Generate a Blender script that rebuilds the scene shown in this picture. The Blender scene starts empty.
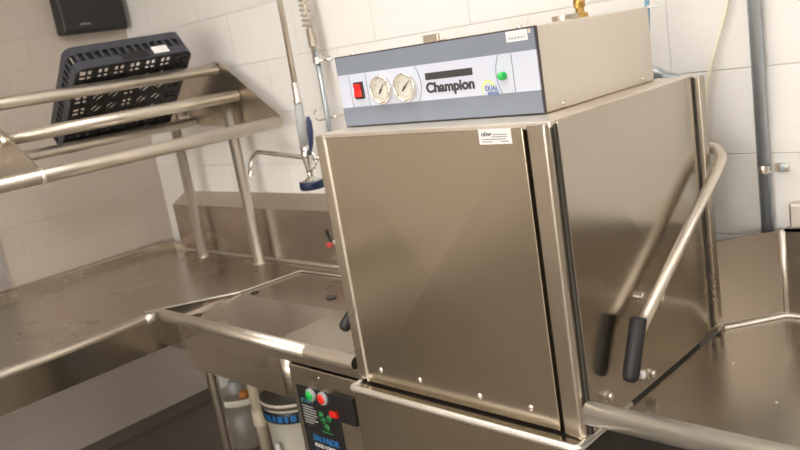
import bpy, bmesh, math, random
from mathutils import Vector, Matrix
random.seed(7)
SC = bpy.context.scene
COL = SC.collection
V = Vector
PI = math.pi

# ------------------------------------------------------------------ materials
def new_mat(name):
    m = bpy.data.materials.new(name); m.use_nodes = True
    nt = m.node_tree
    return m, nt, nt.nodes['Principled BSDF']

def plain(name, rgb, rough=.5, metal=0., spec=.5, noise=.04, nscale=30, coat=0.):
    m, nt, b = new_mat(name)
    tc = nt.nodes.new('ShaderNodeTexCoord'); n = nt.nodes.new('ShaderNodeTexNoise')
    n.inputs['Scale'].default_value = nscale; n.inputs['Detail'].default_value = 3
    r = nt.nodes.new('ShaderNodeMapRange')
    r.inputs['To Min'].default_value = 1-noise; r.inputs['To Max'].default_value = 1+noise
    mx = nt.nodes.new('ShaderNodeVectorMath'); mx.operation = 'SCALE'
    mx.inputs[0].default_value = rgb
    nt.links.new(tc.outputs['Object'], n.inputs['Vector'])
    nt.links.new(n.outputs['Fac'], r.inputs['Value'])
    nt.links.new(r.outputs['Result'], mx.inputs['Scale'])
    nt.links.new(mx.outputs['Vector'], b.inputs['Base Color'])
    b.inputs['Roughness'].default_value = rough
    b.inputs['Metallic'].default_value = metal
    b.inputs['Specular IOR Level'].default_value = spec
    b.inputs['Coat Weight'].default_value = coat
    return m

def brushed(name, rgb, rough=.26, grain=(2, 2, 260), bump=.04, smudge=.10, cvar=.06, aniso=0., wav=.0):
    """brushed stainless: fine grain along one axis, soft smudges in the gloss"""
    m, nt, b = new_mat(name)
    L = nt.links
    tc = nt.nodes.new('ShaderNodeTexCoord'); mp = nt.nodes.new('ShaderNodeMapping')
    mp.inputs['Scale'].default_value = grain
    L.new(tc.outputs['Object'], mp.inputs['Vector'])
    n = nt.nodes.new('ShaderNodeTexNoise'); n.inputs['Scale'].default_value = 1.; n.inputs['Detail'].default_value = 4
    L.new(mp.outputs['Vector'], n.inputs['Vector'])
    s = nt.nodes.new('ShaderNodeTexNoise'); s.inputs['Scale'].default_value = 5; s.inputs['Detail'].default_value = 5
    L.new(tc.outputs['Object'], s.inputs['Vector'])
    r1 = nt.nodes.new('ShaderNodeMapRange'); r1.inputs['From Min'].default_value = .3; r1.inputs['From Max'].default_value = .7
    r1.inputs['To Min'].default_value = rough-smudge; r1.inputs['To Max'].default_value = rough+smudge
    L.new(s.outputs['Fac'], r1.inputs['Value']); 
    a = nt.nodes.new('ShaderNodeMath'); a.operation = 'MULTIPLY_ADD'
    a.inputs[1].default_value = .015; L.new(n.outputs['Fac'], a.inputs[0]); L.new(r1.outputs['Result'], a.inputs[2])
    L.new(a.outputs['Value'], b.inputs['Roughness'])
    r2 = nt.nodes.new('ShaderNodeMapRange'); r2.inputs['To Min'].default_value = 1-cvar; r2.inputs['To Max'].default_value = 1+cvar
    L.new(n.outputs['Fac'], r2.inputs['Value'])
    mx = nt.nodes.new('ShaderNodeVectorMath'); mx.operation = 'SCALE'; mx.inputs[0].default_value = rgb
    L.new(r2.outputs['Result'], mx.inputs['Scale']); L.new(mx.outputs['Vector'], b.inputs['Base Color'])
    bp = nt.nodes.new('ShaderNodeBump'); bp.inputs['Strength'].default_value = bump; bp.inputs['Distance'].default_value = .002
    L.new(n.outputs['Fac'], bp.inputs['Height'])
    if wav:
        w = nt.nodes.new('ShaderNodeTexNoise'); w.inputs['Scale'].default_value = 3.2; w.inputs['Detail'].default_value = 1
        L.new(tc.outputs['Object'], w.inputs['Vector'])
        b2 = nt.nodes.new('ShaderNodeBump'); b2.inputs['Strength'].default_value = wav; b2.inputs['Distance'].default_value = .02
        L.new(w.outputs['Fac'], b2.inputs['Height']); L.new(b2.outputs['Normal'], bp.inputs['Normal'])
    if wav: L.new(b2.outputs['Normal'], b.inputs['Normal'])
    b.inputs['Metallic'].default_value = 1
    b.inputs['Anisotropic'].default_value = aniso
    return m

def block_wall(name, axis, rgb, zoff, uoff, course=.206, block=.412, joint=.92, cut=.7):
    """painted concrete block: running bond joints cut in with bump, slightly darker joint"""
    m, nt, b = new_mat(name); L = nt.links
    tc = nt.nodes.new('ShaderNodeTexCoord'); sp = nt.nodes.new('ShaderNodeSeparateXYZ'); cb = nt.nodes.new('ShaderNodeCombineXYZ')
    L.new(tc.outputs['Object'], sp.inputs[0])
    ad = nt.nodes.new('ShaderNodeMath'); ad.operation = 'ADD'; ad.inputs[1].default_value = uoff
    az = nt.nodes.new('ShaderNodeMath'); az.operation = 'ADD'; az.inputs[1].default_value = zoff
    L.new(sp.outputs[axis], ad.inputs[0]); L.new(sp.outputs['Z'], az.inputs[0])
    L.new(ad.outputs[0], cb.inputs['X']); L.new(az.outputs[0], cb.inputs['Y'])
    br = nt.nodes.new('ShaderNodeTexBrick')
    br.inputs['Scale'].default_value = 1; br.inputs['Brick Width'].default_value = block; br.inputs['Row Height'].default_value = course
    br.inputs['Mortar Size'].default_value = .0026; br.inputs['Mortar Smooth'].default_value = .7
    br.offset = .5; br.offset_frequency = 2
    br.inputs['Color1'].default_value = (1, 1, 1, 1); br.inputs['Color2'].default_value = (.97, .97, .97, 1); br.inputs['Mortar'].default_value = (*([joint]*3), 1)
    L.new(cb.outputs[0], br.inputs['Vector'])
    n = nt.nodes.new('ShaderNodeTexNoise'); n.inputs['Scale'].default_value = 3; n.inputs['Detail'].default_value = 4
    L.new(tc.outputs['Object'], n.inputs['Vector'])
    r = nt.nodes.new('ShaderNodeMapRange'); r.inputs['To Min'].default_value = .95; r.inputs['To Max'].default_value = 1.05
    L.new(n.outputs['Fac'], r.inputs['Value'])
    mx = nt.nodes.new('ShaderNodeVectorMath'); mx.operation = 'MULTIPLY'; mx.inputs[1].default_value = rgb
    L.new(br.outputs['Color'], mx.inputs[0])
    sc = nt.nodes.new('ShaderNodeVectorMath'); sc.operation = 'SCALE'
    L.new(mx.outputs[0], sc.inputs[0]); L.new(r.outputs[0], sc.inputs['Scale']); L.new(sc.outputs[0], b.inputs['Base Color'])
    pit = nt.nodes.new('ShaderNodeTexNoise'); pit.inputs['Scale'].default_value = 70; pit.inputs['Detail'].default_value = 3
    L.new(tc.outputs['Object'], pit.inputs['Vector'])
    b1 = nt.nodes.new('ShaderNodeBump'); b1.inputs['Strength'].default_value = .25; b1.inputs['Distance'].default_value = .003
    L.new(pit.outputs['Fac'], b1.inputs['Height'])
    b2 = nt.nodes.new('ShaderNodeBump'); b2.invert = True; b2.inputs['Strength'].default_value = cut; b2.inputs['Distance'].default_value = .004
    L.new(br.outputs['Fac'], b2.inputs['Height']); L.new(b1.outputs['Normal'], b2.inputs['Normal']); L.new(b2.outputs['Normal'], b.inputs['Normal'])
    b.inputs['Roughness'].default_value = .55
    return m

def emit(name, rgb, power):
    m, nt, b = new_mat(name)
    b.inputs['Base Color'].default_value = (*rgb, 1)
    b.inputs['Emission Color'].default_value = (*rgb, 1); b.inputs['Emission Strength'].default_value = power
    return m

STEEL = (.60, .54, .455)
M = {}
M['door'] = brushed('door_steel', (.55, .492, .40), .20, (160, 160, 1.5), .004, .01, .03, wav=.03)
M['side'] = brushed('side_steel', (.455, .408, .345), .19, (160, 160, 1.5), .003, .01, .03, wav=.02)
M['housing'] = brushed('housing_steel', (.76, .70, .62), .44, (90, 90, 1.5), .006, .05, .04)
M['steel'] = brushed('steel', STEEL, .28, (2, 2, 120), .006, .02, .03)
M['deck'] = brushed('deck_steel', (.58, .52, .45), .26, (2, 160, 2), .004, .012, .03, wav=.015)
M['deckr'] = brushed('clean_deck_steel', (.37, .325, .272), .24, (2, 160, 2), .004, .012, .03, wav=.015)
M['roll'] = brushed('roll_steel', (.97, .93, .87), .40, (5, 5, 5), .0, .05, .04)
M['rim'] = brushed('rim_steel', (.74, .675, .595), .40, (5, 5, 5), .0, .03, .03)
M['tube'] = brushed('tube_steel', (.74, .675, .59), .40, (4, 4, 4), .0, .05, .04)
M['splash'] = brushed('splash_steel', (.54, .48, .415), .26, (2, 2, 160), .004, .01, .04, wav=.02)
M['chrome'] = plain('chrome', (.82, .80, .77), .10, 1., noise=.02)
M['screw'] = plain('screw_steel', (.80, .76, .70), .25, 1., noise=.03)
M['gap_shade'] = plain('dark_gap_shade', (.05, .042, .035), .7)  # dark colour standing in for shade in gaps, holes and voids
M['panel_blue'] = plain('pale_blue_face', (.60, .63, .74), .42, noise=.02)
M['panel_slate'] = plain('slate_blue_band', (.215, .245, .30), .45, noise=.06, nscale=18)
M['panel_edge'] = plain('panel_edge_dark', (.06, .05, .045), .5)
M['ink'] = plain('black_ink', (.045, .043, .045), .5)
M['line'] = plain('panel_line', (.16, .18, .22), .5)
M['white'] = plain('white_label', (.86, .85, .84), .5, noise=.02)
M['grey_ink'] = plain('grey_ink', (.36, .36, .36), .6)
M['lime'] = plain('lime_print', (.66, .80, .33), .5)
M['blue_ink'] = plain('blue_print', (.10, .17, .45), .5)
M['red'] = plain('red_plastic', (.78, .02, .015), .25, coat=.4)
M['redcap'] = plain('red_cap', (.60, .05, .06), .35)
M['green'] = plain('green_plastic', (.01, .50, .08), .2, coat=.5)
M['dial'] = plain('gauge_dial', (.72, .70, .62), .35, noise=.05)
M['black'] = plain('black_plastic', (.014, .014, .015), .38, noise=.06)
M['grip'] = plain('black_rubber_grip', (.018, .018, .019), .5)
M['rack'] = plain('slate_blue_plastic', (.050, .053, .070), .45, noise=.1)
M['bumper'] = plain('navy_rubber', (.008, .018, .06), .4)
M['lever'] = plain('blue_lever', (.03, .04, .11), .35)
M['grey_plastic'] = plain('grey_grip', (.42, .43, .43), .4)
M['galv'] = plain('galvanised_steel', (.46, .50, .54), .36, .7, noise=.12, nscale=40)
M['yellow_tube'] = plain('pale_yellow_tube', (.84, .80, .64), .3)
M['cyan_cable'] = plain('blue_cable', (.22, .42, .58), .4)
M['brass'] = plain('brass', (.55, .36, .12), .3, 1.)
M['bucket'] = plain('white_bucket', (.74, .70, .60), .4)
M['lid'] = plain('dark_lid', (.13, .105, .08), .4)
M['greybin'] = plain('grey_drum', (.21, .185, .16), .35)
M['pvc'] = plain('cream_pipe', (.66, .58, .43), .4)
M['orange'] = plain('orange_cap', (.62, .22, .05), .4)
M['sky_ink'] = plain('sky_blue_print', (.02, .18, .48), .45)
M['green_ink'] = plain('green_print', (.02, .20, .05), .45)
M['teal_ink'] = plain('teal_print', (.07, .30, .36), .45)
M['floor'] = plain('floor_epoxy', (.18, .155, .128), .45, noise=.15, nscale=8)
M['cove'] = plain('cove_base', (.15, .128, .105), .5)
M['ceiling'] = plain('ceiling_tile', (.86, .84, .80), .8)
M['jamb'] = plain('grey_jamb', (.36, .335, .32), .5)
M['right_wall'] = plain('right_wall_paint', (.50, .45, .39), .7)
M['tan_wall'] = plain('tan_wall', (.58, .51, .42), .7)
M['light'] = emit('lamp_diffuser', (1., .972, .93), 12.3)
M['fill_glow'] = emit('added_pane_glow', (1., .965, .90), 9.)  # glow of the added window behind the camera
M['lampframe'] = plain('lamp_frame', (.8, .8, .78), .5)

# ------------------------------------------------------------------ mesh helpers
def bx(bm, a, b, mi=0, bev=0.):
    x0, y0, z0 = a; x1, y1, z1 = b
    if x0 > x1: x0, x1 = x1, x0
    if y0 > y1: y0, y1 = y1, y0
    if z0 > z1: z0, z1 = z1, z0
    r = bmesh.ops.create_cube(bm, size=1.)
    for v in r['verts']:
        v.co = V(((x0+x1)/2+v.co.x*(x1-x0), (y0+y1)/2+v.co.y*(y1-y0), (z0+z1)/2+v.co.z*(z1-z0)))
    fs = list({f for v in r['verts'] for f in v.link_faces})
    for f in fs: f.material_index = mi
    if bev:
        es = list({e for v in r['verts'] for e in v.link_edges})
        q = bmesh.ops.bevel(bm, geom=es, offset=bev, segments=2, affect='EDGES', profile=.5)
        for f in q['faces']: f.material_index = mi

def frame(d):
    d = d.normalized(); u = V((0, 0, 1)) if abs(d.z) < .9 else V((1, 0, 0))
    a = d.cross(u).normalized(); b = a.cross(d).normalized()
    return a, b

def tube(bm, pts, r, n=16, caps=True, mi=0, radii=None):
    """a round tube swept along points with parallel transport"""
    pts = [V(p) for p in pts]
    t0 = (pts[1]-pts[0]).normalized(); a, b = frame(t0)
    rings = []
    prev = t0
    for i, p in enumerate(pts):
        if i == 0: t = (pts[1]-pts[0]).normalized()
        elif i == len(pts)-1: t = (pts[-1]-pts[-2]).normalized()
        else: t = ((pts[i]-pts[i-1]).normalized()+(pts[i+1]-pts[i]).normalized()).normalized()
        q = prev.rotation_difference(t); a = q @ a; b = q @ b; prev = t
        rr = radii[i] if radii else r
        rings.append([bm.verts.new(p+rr*(math.cos(2*PI*k/n)*a+math.sin(2*PI*k/n)*b)) for k in range(n)])
    for i in range(len(rings)-1):
        for k in range(n):
            f = bm.faces.new((rings[i][k], rings[i][(k+1) % n], rings[i+1][(k+1) % n], rings[i+1][k])); f.smooth = True; f.material_index = mi
    if caps:
        f = bm.faces.new(list(reversed(rings[0]))); f.material_index = mi
        f = bm.faces.new(rings[-1]); f.material_index = mi

def rounded(pts, r, n=6):
    """polyline with its corners rounded"""
    pts = [V(p) for p in pts]; out = [pts[0]]
    for i in range(1, len(pts)-1):
        p = pts[i]; d0 = (pts[i-1]-p); d1 = (pts[i+1]-p)
        rr = min(r, d0.length*.45, d1.length*.45)
        a = p+d0.normalized()*rr; b = p+d1.normalized()*rr
        for k in range(n+1):
            t = k/n; out.append(a*(1-t)**2+p*2*t*(1-t)+b*t*t)
    out.append(pts[-1]); return out

def lathe(bm, prof, o, axis=(0, 0, 1), n=28, mi=0, smooth=True):
    """prof: (radius, height) pairs along axis from o"""
    d = V(axis).normalized(); a, b = frame(d); o = V(o); rings = []
    for r, h in prof:
        if r < 1e-6: rings.append([bm.verts.new(o+d*h)])
        else: rings.append([bm.verts.new(o+d*h+r*(math.cos(2*PI*k/n)*a+math.sin(2*PI*k/n)*b)) for k in range(n)])
    for i in range(len(rings)-1):
        A, B = rings[i], rings[i+1]
        for k in range(n):
            k2 = (k+1) % n
            if len(A) == 1 and len(B) == 1: continue
            if len(A) == 1: f = bm.faces.new((A[0], B[k2], B[k]))
            elif len(B) == 1: f = bm.faces.new((A[k], A[k2], B[0]))
            else: f = bm.faces.new((A[k], A[k2], B[k2], B[k]))
            f.smooth = smooth; f.material_index = mi

def prism(bm, poly, off, mi=0):
    """polygon (3d points) extruded by vector off"""
    off = V(off); A = [bm.verts.new(V(p)) for p in poly]; B = [bm.verts.new(V(p)+off) for p in poly]
    n = len(poly)
    fs = [bm.faces.new(A), bm.faces.new(list(reversed(B)))]
    for i in range(n): fs.append(bm.faces.new((A[i], B[i], B[(i+1) % n], A[(i+1) % n])))
    for f in fs: f.material_index = mi

def cross_panel(bm, c, n, th, rise):
    """sheet panel stiffened by a shallow diagonal cross-break"""
    n = V(n); c = [V(p) for p in c]; F = [bm.verts.new(p) for p in c]; B = [bm.verts.new(p-n*th) for p in c]
    m = bm.verts.new(sum(c, V((0, 0, 0)))/4+n*rise)
    for i in range(4):
        j = (i+1) % 4
        bm.faces.new((F[i], F[j], m)); bm.faces.new((F[i], B[i], B[j], F[j]))
    bm.faces.new(list(reversed(B)))

def new(): return bmesh.new()

def obj(name, bm, mats, parent=None, bev=0., seg=2, autosmooth=None, origin=None):
    """link ONE mesh object; verts are in world space, parent is an Empty at origin"""
    bmesh.ops.recalc_face_normals(bm, faces=bm.faces)
    o0 = V((0, 0, 0))
    if parent is not None:
        p = parent
        while p: o0 += p.location; p = p.parent
    elif origin is not None: o0 = V(origin)
    if o0.length: bmesh.ops.translate(bm, verts=bm.verts, vec=-o0)
    me = bpy.data.meshes.new(name); bm.to_mesh(me); bm.free()
    for m in (mats if isinstance(mats, (list, tuple)) else [mats]): me.materials.append(M[m])
    o = bpy.data.objects.new(name, me); COL.objects.link(o)
    if parent is not None: o.parent = parent
    elif origin is not None: o.location = origin
    if bev:
        md = o.modifiers.new('bevel', 'BEVEL'); md.width = bev; md.segments = seg; md.limit_method = 'ANGLE'; md.angle_limit = math.radians(40)
    return o

def tag(o, label=None, cat=None, group=None, kind=None):
    if label: o['label'] = label
    if cat: o['category'] = cat
    if group: o['group'] = group
    if kind: o['kind'] = kind
    return o

def thing(name, loc, label, cat, group=None):
    o = bpy.data.objects.new(name, None); COL.objects.link(o); o.location = loc; o.empty_display_size = .1
    return tag(o, label, cat, group)

def struct(name, bm, mat):
    return tag(obj(name, bm, mat), kind='structure')

def text_bm(txt, origin, right, up, height, width=None, depth=.0008, bold=0., shear=0.):
    """lettering as raised mesh; origin = lower-left corner, cap height `height`, fitted to `width`"""
    cu = bpy.data.curves.new('lettering', 'FONT'); cu.body = txt; cu.size = 1.; cu.offset = bold; cu.shear = shear
    cu.extrude = .02
    to = bpy.data.objects.new('lettering', cu); COL.objects.link(to)
    bpy.context.view_layer.update()
    me = bpy.data.meshes.new_from_object(to.evaluated_get(bpy.context.evaluated_depsgraph_get()))
    bpy.data.objects.remove(to); bpy.data.curves.remove(cu)
    bm = new(); bm.from_mesh(me); bpy.data.meshes.remove(me)
    xs = [v.co.x for v in bm.verts]; x0, x1 = min(xs), max(xs)
    s = height/.70
    sx = (width/(x1-x0)) if width else s
    R = V(right).normalized(); U = V(up).normalized(); N = R.cross(U); o = V(origin)
    for v in bm.verts:
        c = v.co.copy(); v.co = o+R*((c.x-x0)*sx)+U*(c.y*s)+N*((c.z+.02)/.04*depth)
    for f in bm.faces: f.material_index = 0
    return bm

def merge(dst, src, mi=0):
    vm = {v: dst.verts.new(v.co) for v in src.verts}
    for f in src.faces:
        try:
            g = dst.faces.new([vm[v] for v in f.verts]); g.material_index = mi
        except ValueError: pass
    src.free()

def screw_bm(bm, p, n, r=.007, h=.004):
    lathe(bm, [(r*1.0, 0), (r, h*.25), (r*.8, h*.75), (r*.35, h), (0, h)], p, n, 14)

# ------------------------------------------------------------------ numbers of the room
XL, YB = -2.833, .7637          # left and back wall faces
XR, YF, ZC = 5.6, -5.6, 2.75
ZD = .841                       # table deck height

# ------------------------------------------------------------------ setting
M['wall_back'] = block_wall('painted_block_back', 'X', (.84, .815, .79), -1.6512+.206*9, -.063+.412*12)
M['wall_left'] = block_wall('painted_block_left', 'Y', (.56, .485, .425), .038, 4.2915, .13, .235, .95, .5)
bm = new(); bx(bm, (XL-.15, YF-.15, -.06), (XR+.15, YB+.15, 0)); struct('floor', bm, 'floor')
bm = new(); bx(bm, (XL-.15, YF-.15, ZC), (XR+.15, YB+.15, ZC+.06)); struct('ceiling', bm, 'ceiling')
bm = new(); bx(bm, (XL-.15, YB, 0), (XR+.15, YB+.15, ZC)); struct('wall_back', bm, 'wall_back')
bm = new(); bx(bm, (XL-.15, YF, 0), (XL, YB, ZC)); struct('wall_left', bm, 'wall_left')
bm = new(); bx(bm, (XL, -1.35, .885), (XL+.008, -.058, 1.35)); bx(bm, (XL, -.062, .885), (XL+.011, -.046, 1.35)); struct('trim_1', bm, 'jamb')
bm = new(); bx(bm, (XR, YF-.15, 0), (XR+.15, YB, ZC)); struct('wall_right', bm, 'right_wall')
bm = new(); WX0, WX1, WZ0, WZ1 = -1.6, 2.2, .75, 2.15  # opening for an unseen window, added to throw low fill light
for a, b in (((XL-.15, 0), (WX0, ZC)), ((WX1, 0), (XR, ZC)), ((WX0, 0), (WX1, WZ0)), ((WX0, WZ1), (WX1, ZC))): bx(bm, (a[0], YF-.15, a[1]), (b[0], YF, b[1]))
struct('wall_front', bm, 'tan_wall')
bm = new()
for x_ in (WX0, WX0+1.25, WX0+2.5, WX1-.05): bx(bm, (x_, YF-.10, WZ0), (x_+.05, YF-.04, WZ1))
bx(bm, (WX0, YF-.10, WZ0), (WX1, YF-.04, WZ0+.05)); bx(bm, (WX0, YF-.10, WZ1-.05), (WX1, YF-.04, WZ1))
struct('added_window_1', bm, 'lampframe')
bm = new(); bx(bm, (WX0+.01, YF-.08, WZ0+.01), (WX1-.01, YF-.075, WZ1-.01)); o = obj('added_glow_pane', bm, 'fill_glow', bpy.data.objects['added_window_1'])
bm = new(); prism(bm, [(XL, YF, 0), (XL+.02, YF, 0), (XL+.008, YF, .02), (XL+.005, YF, .05), (XL, YF, .05)], (0, YB-YF, 0)); struct('baseboard_left', bm, 'cove')
bm = new(); prism(bm, [(XL+.02, YB, 0), (XL+.02, YB-.02, 0), (XL+.02, YB-.008, .02), (XL+.02, YB-.005, .05), (XL+.02, YB, .05)], (XR-XL-.02, 0, 0)); struct('baseboard_back', bm, 'cove')

# ------------------------------------------------------------------ dishwashing machine
W0, W1 = -.645, 0.       # hood left and right
DY = .574
HT = 1.457
mc = thing('dishwashing_machine', (-.32, .28, 0), 'stainless door-type dishwashing machine with pale blue control panel on top', 'dishwasher')
# lower tank with rolled rim
bm = new()
bx(bm, (W0+.005, -.032, .16), (W1-.005, -.004, .842))
obj('tank_front', bm, 'door', mc, .003)
bm = new(); bx(bm, (W0+.02, -.004, .18), (W1-.03, .56, .835)); obj('tank_void_shade', bm, 'gap_shade', mc, .004)  # dark body: shade of the open void is put into its colour
bm = new()
tube(bm, rounded([(W0+.004, .09, .840), (W0+.004, -.034, .840), (W1-.004, -.034, .840), (W1-.004, .17, .840)], .012), .008, 14)
obj('tank_rim', bm, 'roll', mc)
for lx in (-.60, -.05):
    for ly in (.02, .50):
        bm = new(); lathe(bm, [(.026, .16), (.026, .05), (.020, .045), (.020, .012), (.032, .010), (.032, 0)], (lx, ly, 0)); obj('leg', bm, 'steel', mc)
# hood
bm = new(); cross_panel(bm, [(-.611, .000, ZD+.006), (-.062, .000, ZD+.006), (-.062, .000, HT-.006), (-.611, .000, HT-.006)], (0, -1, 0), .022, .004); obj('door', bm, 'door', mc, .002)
for sx_, sz_ in ((-.56, .887), (-.433, .886), (-.259, .882), (-.127, .884)):
    bm = new(); screw_bm(bm, (sx_, .0, sz_), (0, -1, 0)); obj('door_screw', bm, 'screw', mc)
# left guide post with rounded top corner and bright return edge
bm = new(); bx(bm, (-.649, .000, .85), (-.615, .05, HT)); obj('guide_post', bm, 'steel', mc, .006, 3)
bm = new(); bx(bm, (-.6145, -.003, ZD+.008), (-.6105, .012, HT-.008)); obj('door_edge_trim', bm, 'roll', mc, .001)
# right corner post: folded, dark strips stand in for shade in the gaps either side
bm = new()
prism(bm, [(-.054, .020, .835), (-.054, .002, .835), (-.020, -.002, .835), (-.014, -.002, .835), (-.007, .004, .835), (-.007, .05, .835), (-.054, .05, .835)], (0, 0, HT-.003-.835))
obj('corner_post', bm, 'steel', mc, .002)
bm = new(); bx(bm, (-.612, .024, .84), (-.006, .040, HT-.01)); obj('door_gap_shade', bm, 'gap_shade', mc)  # dark sheet for the shade inside the door gap
bm = new(); bx(bm, (-.006, .014, .842), (-.001, .028, HT-.006)); obj('side_seam_shade', bm, 'gap_shade', mc)
# side panel, left panel, top
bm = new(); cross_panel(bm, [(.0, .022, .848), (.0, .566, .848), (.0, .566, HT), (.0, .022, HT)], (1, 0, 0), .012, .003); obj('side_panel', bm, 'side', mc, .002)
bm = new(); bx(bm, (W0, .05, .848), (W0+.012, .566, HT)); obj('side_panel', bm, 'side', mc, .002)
bm = new()
bx(bm, (W0+.003, .004, HT-.012), (-.004, .574, HT+.002)); obj('top_panel', bm, 'housing', mc, .003)
bm = new(); bx(bm, (W0+.012, .555, .848), (-.012, .566, HT-.012)); obj('back_panel', bm, 'steel', mc)
# back frame channel beside the side panel
bm = new()
prism(bm, [(-.004, .570, .848), (.013, .570, .848), (.013, .598, .848), (-.004, .598, .848)], (0, 0, HT-.850)); obj('back_channel', bm, 'steel', mc, .002)
bm = new(); bx(bm, (.000, .560, .86), (.0015, .5685, HT-.002)); obj('back_slit_shade', bm, 'gap_shade', mc)  # dark strip for the shade in the rear slit
for p in ((0, .237, 1.054), (0, .322, 1.022), (0, .250, .876), (0, .077, .902)):
    bm = new(); lathe(bm, [(.012, 0), (.012, .002), (.0085, .002), (.0085, .012), (.006, .014), (0, .014)], p, (1, 0, 0), 12, smooth=False); obj('side_bolt', bm, 'screw', mc)
# lift handle: one bent rod round the back with a rubber grip at either end
hx0, hx1 = -.695, .035
bm = new()
pa = V((hx1, .118, .935)); pb = V((hx1, .612, 1.262))
qa = V((hx0, .050, .985)); qb = V((hx0, .618, 1.30))
top = V((0, 0, .022))
tube(bm, rounded([(hx1, .160, 1.005), pb, (hx1-.02, .628, 1.284), (hx0+.04, .628, 1.284), qb, (hx0, .150, 1.040)], .035, 8), .0125, 16)
obj('lift_handle', bm, 'tube', mc)
def grip(a, b):
    a = V(a); b = V(b); d = (b-a); l = d.length
    bm = new(); lathe(bm, [(0, 0), (.009, .001), (.0145, .006), (.0165, .016), (.0165, l-.006), (.0155, l), (.0130, l)], a, d, 22)
    return obj('grip', bm, 'grip', mc)
grip((hx1, .112, .922), (hx1, .170, 1.036))
grip((hx0, .015, .965), (hx0, .140, 1.045))
bm = new(); lathe(bm, [(.009, 0), (.009, .008), (.007, .010), (0, .010)], (.0, .216, .888), (1, 0, 0), 14); obj('handle_stop', bm, 'white', mc)

# control housing
BX0, BX1, BY, BD = -.637, -.072, .097, .436
BZ0, BZ1 = HT+.0025, 1.623
bm = new(); bx(bm, (BX0, BY, BZ0), (BX1, BY+BD, BZ1)); obj('control_housing', bm, 'housing', mc, .004)
bm = new(); bx(bm, (BX0-.001, BY-.002, BZ0+.001), (BX1+.001, BY+.001, BZ1+.001)); obj('panel_edge', bm, 'panel_edge', mc)
for y in (.156, .479):
    bm = new(); lathe(bm, [(.005, 0), (.005, .003), (.002, .005), (0, .005)], (BX1, y, BZ0+.012), (1, 0, 0), 12); obj('housing_screw', bm, 'screw', mc)
YP = BY-.005
x0, x1 = BX0+.003, BX1-.003
bm = new()
bx(bm, (x0, YP, BZ0+.003), (x1, BY-.001, BZ0+.046), 1); bx(bm, (x0, YP, BZ0+.046), (x1, BY-.001, 1.581), 0); bx(bm, (x0, YP, 1.581), (x1, BY-.001, BZ1-.002), 1)
for lx, bow in ((-.597, 0), (-.541, 0), (-.381, .012), (-.169, -.010), (-.133, 0)):
    pts = [(lx+bow*(1-(2*t/10-1)**2) - bow*.5, YP-.0002, 1.506+.074*t/10) for t in range(11)]
    tube(bm, pts, .0007, 6, mi=2)
cp = obj('control_panel', bm, ['panel_blue', 'panel_slate', 'line'], mc)
X, Z = V((1, 0, 0)), V((0, 0, 1))
# rocker switch
bm = new(); bx(bm, (-.584, YP-.004, 1.523), (-.553, YP+.001, 1.562), 0, .002); sw = obj('power_switch', bm, 'black', mc); tag(sw, 'red rocker power switch in black bezel')
bm = new(); prism(bm, [(-.580, YP-.004, 1.527), (-.580, YP-.010, 1.529), (-.580, YP-.006, 1.543), (-.580, YP-.009, 1.558), (-.580, YP-.004, 1.558)], (.023, 0, 0)); obj('rocker', bm, 'red', sw, .001)
# gauges
for gx, ang in ((-.4935, .9), (-.4195, .75)):
    c = (gx, YP, 1.5385)
    bm = new(); lathe(bm, [(.0318, 0), (.0318, .008), (.0308, .0102), (.0285, .0102), (.0272, .008), (.0265, .004)], c, (0, -1, 0), 32)
    lathe(bm, [(.0265, .004), (0, .004)], c, (0, -1, 0), 32)
    g = obj('pressure_gauge', bm, 'screw', mc)
    bm = new(); lathe(bm, [(.0262, .0046), (0, .0046)], c, (0, -1, 0), 32)
    for k in range(21):
        a = math.radians(-220+k*13)
        bmx = V((math.cos(a), 0, math.sin(a)))
        tube(bm, [V(c)+V((0, -.0049, 0))+bmx*(.0185 if k % 5 else .016), V(c)+V((0, -.0049, 0))+bmx*.0225], .0005, 4, mi=1)
    obj('dial', bm, ['dial', 'ink'], g)
    bm = new(); d = V((math.cos(ang), 0, math.sin(ang))); o = V(c)+V((0, -.0062, 0)); e = d.cross(V((0, 1, 0)))
    prism(bm, [o-d*.010+e*.0022, o-d*.010-e*.0022, o+d*.017-e*.0004, o+d*.017+e*.0004], (0, -.0006, 0)); lathe(bm, [(.003, 0), (.003, .001), (0, .001)], o, (0, -1, 0), 12)
    obj('needle', bm, 'ink', g)
# brand lettering and bar
bm = new(); bx(bm, (-.360, YP-.0006, 1.548), (-.232, YP, 1.5625)); merge(bm, text_bm('Champion', (-.362, YP, 1.5215), X, Z, .0205, .131, bold=.04)); obj('brand_lettering', bm, 'ink', mc)
# round lime badge with blue lettering
bm = new(); c = V((-.197, YP-.0006, 1.5175))
n = 30; A = []; B = []
for k in range(n+1):
    a = math.radians(-20+250*k/n); w = .0065*math.sin(PI*k/n)+.0006
    A.append(bm.verts.new(c+V((math.cos(a)*.0175, 0, math.sin(a)*.0175)))); B.append(bm.verts.new(c+V((math.cos(a)*(.0175-w), 0, math.sin(a)*(.0175-w)))))
for k in range(n): bm.faces.new((A[k], A[k+1], B[k+1], B[k]))
obj('badge_ring', bm, 'lime', mc)
bm = text_bm('DUAL', (-.204, YP-.0004, 1.5135), X, Z, .0095, .031, bold=.01); merge(bm, text_bm('RINSE', (-.200, YP-.0004, 1.5050), X, Z, .0065, .028, bold=.008)); obj('badge_lettering', bm, 'blue_ink', mc)
# green pilot light
bm = new(); lathe(bm, [(.0085, 0), (.0085, .006), (.0075, .0105), (.005, .0132), (.002, .0142), (0, .0142)], (-.157, YP, 1.5395), (0, -1, 0), 20); tag(obj('indicator_light', bm, 'green', mc), 'green round pilot light')
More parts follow.
